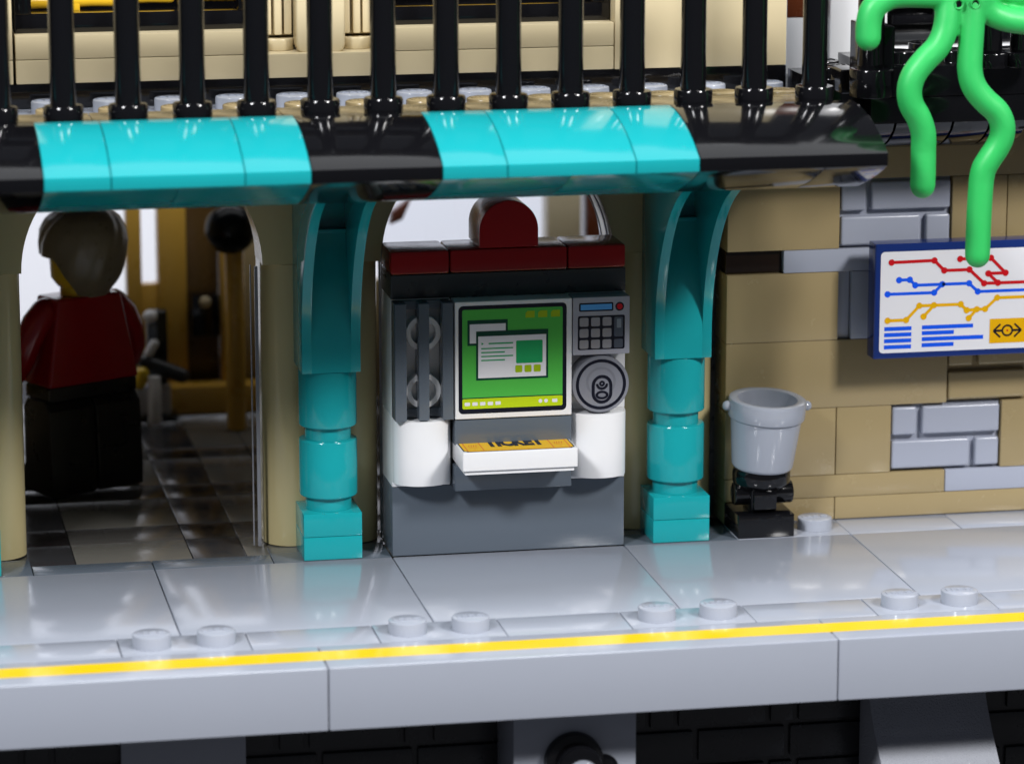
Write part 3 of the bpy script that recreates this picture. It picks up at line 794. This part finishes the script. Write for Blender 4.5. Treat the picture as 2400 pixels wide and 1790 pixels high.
MB().box(7.2, 7.5, -1.6, -1.0, 7.85, 8.25).build('clip', BLACK, bal, .04, 3)
MB().box(7.55, 8.0, -1.95, -.9, 8.2, 8.98).build('clip', BLACK, bal, .03, 3)
for x in (9.45, 10.0):
    MB().cyl(.3, 0, .25, (x+.35, -1.4, 8.2), 'Z', 32, .02).build('post_foot', BLACK, bal)
    MB().cyl(.2, 0, 3.5, (x+.35, -1.4, 8.4), 'Z', 32, .02).build('post', BLACK, bal)
RU = [(-.95, 7.24), (-.85, 7.1), (-.7, 6.98), (-.5, 6.86), (-.2, 6.74), (.2, 6.66), (.97, 6.62), (.97, 7.24)]
for x0 in (7.35, 8.35, 9.35, 10.0):
    MB().prism(RU, x0+.02, x0+ (1 if x0 < 9.3 else .65) - .02, 'X').build('curved_bracket', BLACK, bal, .01, 2, 25)

ann = thing('annexe', 'white and reddish brown annexe wall with black louvres behind the balcony', 'building', (10, 3.5, 7.6))
brick(7.05, 8.3, 3.0, 4, 7.4, 8.56, WHITE, ann, 'brick'); brick(7.05, 8.3, 3.0, 4, 8.56, 12, BROWN, ann, 'brick')
brick(8.3, 9.35, 2.9, 4, 7.4, 12, WHITE, ann, 'brick'); brick(9.35, 14, 2.9, 4, 7.4, 8.0, WHITE, ann, 'brick')
MB().box(9.35, 14, 3.3, 4, 8.0, 12).build('shutter_frame', BLACK, ann)
for k in range(12): MB().box(9.5, 10.3, 3.1, 3.3, 8.08+k*.3, 8.24+k*.3).build('louvre', BLACK if k % 2 else LOWB, ann, .02)
MB().box(10.3, 11.6, 3.0, 3.3, 8.4, 12).build('panel', DGG, ann, .02)
MB().box(6.95, 7.05, 1.2, 4, 7.6, 12).build('side_wall', LGW, ann)

# ------------------------------------------------------------------ green octopus
oc = thing('octopus', 'bright green rubbery octopus draping its long arms over the balcony and map', 'octopus', (8.6, -3.2, 9.4))
YO = -3.2
C_ = Vector(cam.location)
def px2(u, v, Y=YO):
    d = cam.rotation_euler.to_matrix() @ Vector(((u-1200)/8644.29, -(v-895)/8644.29, -1))
    t = (Y-C_.y)/d.y; return C_ + d*t
ARM_A = [(8.60, 9.60), (8.422, 9.602), (8.165, 9.617), (7.909, 9.632), (7.671, 9.634), (7.501, 9.608), (7.35, 9.533), (7.233, 9.421), (7.182, 9.274), (7.169, 9.127), (7.169, 8.96)]
ARM_B = [(8.60, 9.75), (8.475, 9.541), (8.447, 9.312), (8.402, 9.049), (8.28, 8.805), (8.063, 8.588), (7.897, 8.369), (7.836, 8.139), (7.874, 7.906), (8.017, 7.669), (8.109, 7.417), (8.125, 7.15), (8.131, 6.866), (8.128, 6.564)]
ARM_C = [(8.78, 9.75), (8.835, 9.533), (8.865, 9.368), (8.857, 9.039), (8.838, 8.676), (8.841, 8.394), (8.911, 8.16), (9.087, 7.94), (9.3, 7.751), (9.406, 7.547), (9.412, 7.347), (9.343, 7.164), (9.21, 6.951), (9.129, 6.768), (9.1, 6.433), (9.085, 5.903), (9.08, 5.4)]
ARM_D = [(8.85, 9.75), (9.041, 9.56), (9.096, 9.44), (9.22, 9.305), (9.429, 9.216), (9.637, 9.173), (9.879, 9.156), (10.3, 9.2)]
ARM_E = [(8.9, 9.95), (9.25, 9.75), (9.65, 9.58), (10.0, 9.62), (10.4, 9.9)]
def smooth_path(P, n=5):
    out = []
    for i in range(len(P)-1):
        p0 = P[max(i-1, 0)]; p1 = P[i]; p2 = P[i+1]; p3 = P[min(i+2, len(P)-1)]
        for k in range(n):
            t = k/n
            out.append(tuple(.5*((2*p1[j])+(-p0[j]+p2[j])*t+(2*p0[j]-5*p1[j]+4*p2[j]-p3[j])*t*t+(-p0[j]+3*p1[j]-3*p2[j]+p3[j])*t**3) for j in range(2)))
    out.append(P[-1]); return out
m = MB()
for arm, dy in ((ARM_A, -.02), (ARM_B, -.12), (ARM_C, -.1), (ARM_D, 0.05), (ARM_E, .25)):
    sp = smooth_path(arm); nn = len(sp)
    m.tube([(x, YO + dy*math.sin(math.pi*min(1, i/nn*1.2)), z) for i, (x, z) in enumerate(sp)], .205, 24)
m.lathe([(.01, 1.55), (.35, 1.5), (.62, 1.25), (.7, .9), (.62, .5), (.42, .2), (.2, .05), (.01, 0)], (8.72, YO+.15, 9.45), 'Z', 32)
tmp = m.build('body', GREEN, None, 0)
md = tmp.modifiers.new('r', 'REMESH'); md.mode = 'VOXEL'; md.voxel_size = .032; md.use_smooth_shade = True
md2 = tmp.modifiers.new('s', 'SMOOTH'); md2.factor = .5; md2.iterations = 6
bpy.context.view_layer.update()
me = bpy.data.meshes.new_from_object(tmp.evaluated_get(bpy.context.evaluated_depsgraph_get()))
bpy.data.objects.remove(tmp); me.name = 'body'
me.shade_smooth(); me.materials.clear(); me.materials.append(GREEN)
link('body', me, oc)
for ex in (8.575, 8.855):
    MB().lathe([(.055, .03), (.058, -.02), (.075, -.03), (.092, -.01), (.096, .04)], (ex, YO-.225, 9.495), 'Y', 24, cap=False).build('eye_rim', GREEN, oc, 0, 2, 80)
    MB().cyl(.057, -.004, .04, (ex, YO-.225, 9.495), 'Y', 20, .004).build('eye', BLACK, oc)

# ------------------------------------------------------------------ figure in the doorway
pf = thing('toy_figure', 'toy figure seen from behind in red shirt and dark trousers inside the left doorway', 'toy figure', (-4.68, 6.0, 0))
del pf['_wx']; del pf['_wy']; del pf['_wz']
pf.rotation_euler = (0, 0, R(28))
DARK = plastic('dark_trouser_plastic', (0.012, 0.010, 0.009), rough=0.3)
for s in (-1, 1):
    MB().prism([(-.5, 0), (.62, 0), (.62, .35), (.42, .5), (.42, 1.55), (.3, 1.72), (-.3, 1.72), (-.45, 1.55), (-.5, .5)], s*.5-.47, s*.5+.47, 'X').build('leg', DARK, pf, .03, 3)
MB().box(-.93, .93, -.4, .4, 1.72, 1.98).build('hips', DARK, pf, .04, 3)
MB().add([(-.95,-.45,1.98),(.95,-.45,1.98),(.95,.45,1.98),(-.95,.45,1.98),(-.66,-.36,3.55),(.66,-.36,3.55),(.66,.36,3.55),(-.66,.36,3.55)],
         [(0,3,2,1),(4,5,6,7),(0,1,5,4),(1,2,6,5),(2,3,7,6),(3,0,4,7)]).build('torso', SHIRT, pf, .06, 4)
for s in (-1, 1):
    a = MB().tube([(s*.72, 0, 3.28), (s*.92, 0, 3.1), (s*1.08, .02, 2.8), (s*1.18, .12, 2.45), (s*1.22, .3, 2.2)], lambda t: .27-.03*t, 20).build('arm', SHIRT, pf)
    h = MB().tube([(s*1.22, .32, 2.16), (s*1.22, .42, 2.02)], .13, 16, False).lathe([(.24, -.12), (.26, -.08), (.26, .12), (.24, .15), (.15, .15), (.14, -.1), (.24, -.12)], (s*1.22, .52, 1.86), 'Z', 24, cap=False).build('hand', SKIN, pf, 0, 2, 60)
MB().cyl(.34, 3.5, 3.72, (0, 0, 0), 'Z', 32, .02).build('neck', SKIN, pf)
MB().lathe([(.01, 3.62), (.3, 3.63), (.46, 3.70), (.57, 3.85), (.60, 4.3), (.54, 4.5), (.4, 4.6), (.01, 4.62)], (.10, .02, 0), 'Z', 40).build('head', SKIN, pf)
# hair: a shaped cap open at the face
hv = MB(); segu, segv = 96, 30
vs = []; fs = []
HP = [(5.17, .02), (5.14, .28), (5.06, .5), (4.92, .67), (4.72, .77), (4.5, .805), (4.25, .785), (4.05, .745), (3.9, .70), (3.76, .62), (3.62, .5), (3.5, .42)]
def hair_r(z_):
    for (za, ra), (zb, rb) in zip(HP[:-1], HP[1:]):
        if zb <= z_ <= za: return ra + (rb-ra)*(za-z_)/(za-zb)
    return HP[-1][1]
for j in range(segv+1):
    t = j/segv
    for i in range(segu):
        a = 2*math.pi*i/segu
        face = min(1, max(0, (math.cos(a-R(146))-.2)*2.0))
        zlow = 3.52 + 0.74*face**.8
        zz = 5.17 - (5.17-zlow)*t**1.3
        rr = hair_r(zz)*(1 + .016*math.sin(a*9+t*5)*min(1, t*3) + .010*math.sin(a*17+t*15))
        vs.append((rr*math.cos(a) + .14, rr*math.sin(a)*.97 + .04, zz))
for j in range(segv):
    for i in range(segu):
        i2 = (i+1) % segu; fs.append((j*segu+i, j*segu+i2, (j+1)*segu+i2, (j+1)*segu+i))
hv.add(vs, fs)
hv.build('hair', HAIR, pf, 0, 2, 80)

# ------------------------------------------------------------------ things inside the station, out of focus
rear = thing('rear_partition', 'mustard brown framed partition with posts at the back of the hall', 'partition', (0, 12, 0))
def RP(x0, x1, y0, y1, z0, z1, mat, name): return MB().box(x0, x1, y0, y1, z0, z1).build(name, mat, rear, .03)
RP(-3.28, -2.98, 12, 12.4, 0, 7.2, GOLD, 'post')
RP(-2.66, -2.1, 12, 12.5, 0, 7.2, GOLD, 'post')
RP(-2.98, -2.66, 12.1, 12.4, 0, 2.5, GOLD, 'panel')
RP(-2.1, -1.45, 12.25, 12.5, 0, 7.2, plastic('dark_brown_panel', (0.10, 0.055, 0.015), rough=.3), 'panel')
RP(-1.45, -1.1, 11.9, 12.3, 0, 7.2, GOLD, 'post')
RP(-1.1, .6, 12.2, 12.5, 0, 7.2, DTAN, 'panel')
RP(-2.5, .6, 11.4, 12.0, 0, .55, GOLD, 'plinth')
RP(-2.05, -1.5, 11.7, 12.2, 1.5, 2.3, BLACK, 'notice_box')
RP(.6, 2.0, 12.2, 12.5, 0, 2.4, DTAN, 'panel')
RP(2.0, 5.0, 12.2, 12.5, 0, 1.8, DTAN, 'panel')
lamp = thing('ball_lamp', 'glossy black ball on a mustard post near the right edge of the left doorway', 'lamp', (-1.45, 10, 0))
MB().cyl(.19, 0, 3.5, (-1.40, 10, 0), 'Z', 24, .02).build('post', GOLD, lamp)
MB().lathe([(.001, -.5)] + [(.5*math.cos(R(a)), .5*math.sin(R(a))) for a in range(-80, 81, 10)] + [(.001, .5)], (-1.46, 10, 3.93), 'Z', 40, cap=False).build('ball', plastic('satin_black_plastic', (.004, .005, .006), rough=.22, spec=.25), lamp, 0, 2, 80)
ts = thing('turnstile', 'white pedestal with dark arm and shiny knobs beside the toy figure', 'turnstile', (-2.9, 11, 0))
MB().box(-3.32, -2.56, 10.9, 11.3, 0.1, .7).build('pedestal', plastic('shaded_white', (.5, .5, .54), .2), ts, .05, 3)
MB().cyl(.13, 0, .95, (-2.9, 10.75, 0), 'Z', 24, .03).build('column', WHITE, ts)
for x in (-3.2, -2.62): MB().box(x-.17, x+.17, 10.8, 11.3, 0, .16).build('foot', BLACK, ts, .03)
MB().box(-3.0, -2.6, 11.0, 11.35, .7, 2.18).build('body', BLACK, ts, .06, 3)
MB().tube([(-3.06, 10.9, 1.2), (-2.8, 10.85, 1.1), (-2.35, 10.8, .92)], .15, 16).build('arm', LOWB, ts)
MB().lathe([(.001, -.13), (.1, -.09), (.14, 0), (.1, .09), (.001, .13)], (-2.94, 10.9, 2.09), 'Y', 20, cap=False).build('knob', WHITE, ts, 0, 2, 80)
MB().tube([(-2.98, 10.85, 1.38), (-2.88, 10.85, 1.56)], .09, 16).build('knob', WHITE, ts)
MB().tube([(-3.18, 10.8, .8), (-3.12, 10.8, 1.0)], .13, 16).build('handle', SKIN, ts)
MB().lathe([(.001, -.1), (.09, -.07), (.12, 0), (.09, .07), (.001, .1)], (-1.79, 11.6, 2.2), 'Y', 20, cap=False).build('knob', TAN, rear, 0, 2, 80)
tp = thing('hall_pillar', 'tan pillar at the back of the hall, blurred behind the machine glass', 'pillar', (5.6, 12, 0))
MB().box(5.15, 5.85, 12, 12.6, 0, 7.2).build('shaft', TAN, tp, .05)
bb = thing('brown_cabinet', 'dark brown cabinet right of the blurred tan pillar behind the glass', 'cabinet', (6.6, 12.1, 0))
MB().box(5.95, 6.48, 11.9, 12.5, 0, 4.9).build('body', BROWN, bb, .05)
MB().prism([(5.95, 4.9), (6.48, 4.9), (6.48, 5.6)], 11.9, 12.5, 'Y').build('top', BROWN, bb, .03)
bt = thing('brown_bracket', 'small blurred brown bracket against the white backdrop, upper left behind the glass', 'bracket', (2.2, 12, 0))
MB().prism([(1.95, 3.55), (2.2, 3.65), (2.42, 4.15), (2.2, 3.95), (1.98, 3.8)], 11.9, 12.2, 'Y').build('arm', BROWN, bt, .03)

# tidy helper tags
for o in bpy.data.objects:
    for k in ('_wx', '_wy', '_wz'):
        if k in o: del o[k]
scn.render.engine = 'CYCLES'
scn.cycles.max_bounces = 8
scn.cycles.transparent_max_bounces = 12
scn.cycles.sample_clamp_indirect = 6.0
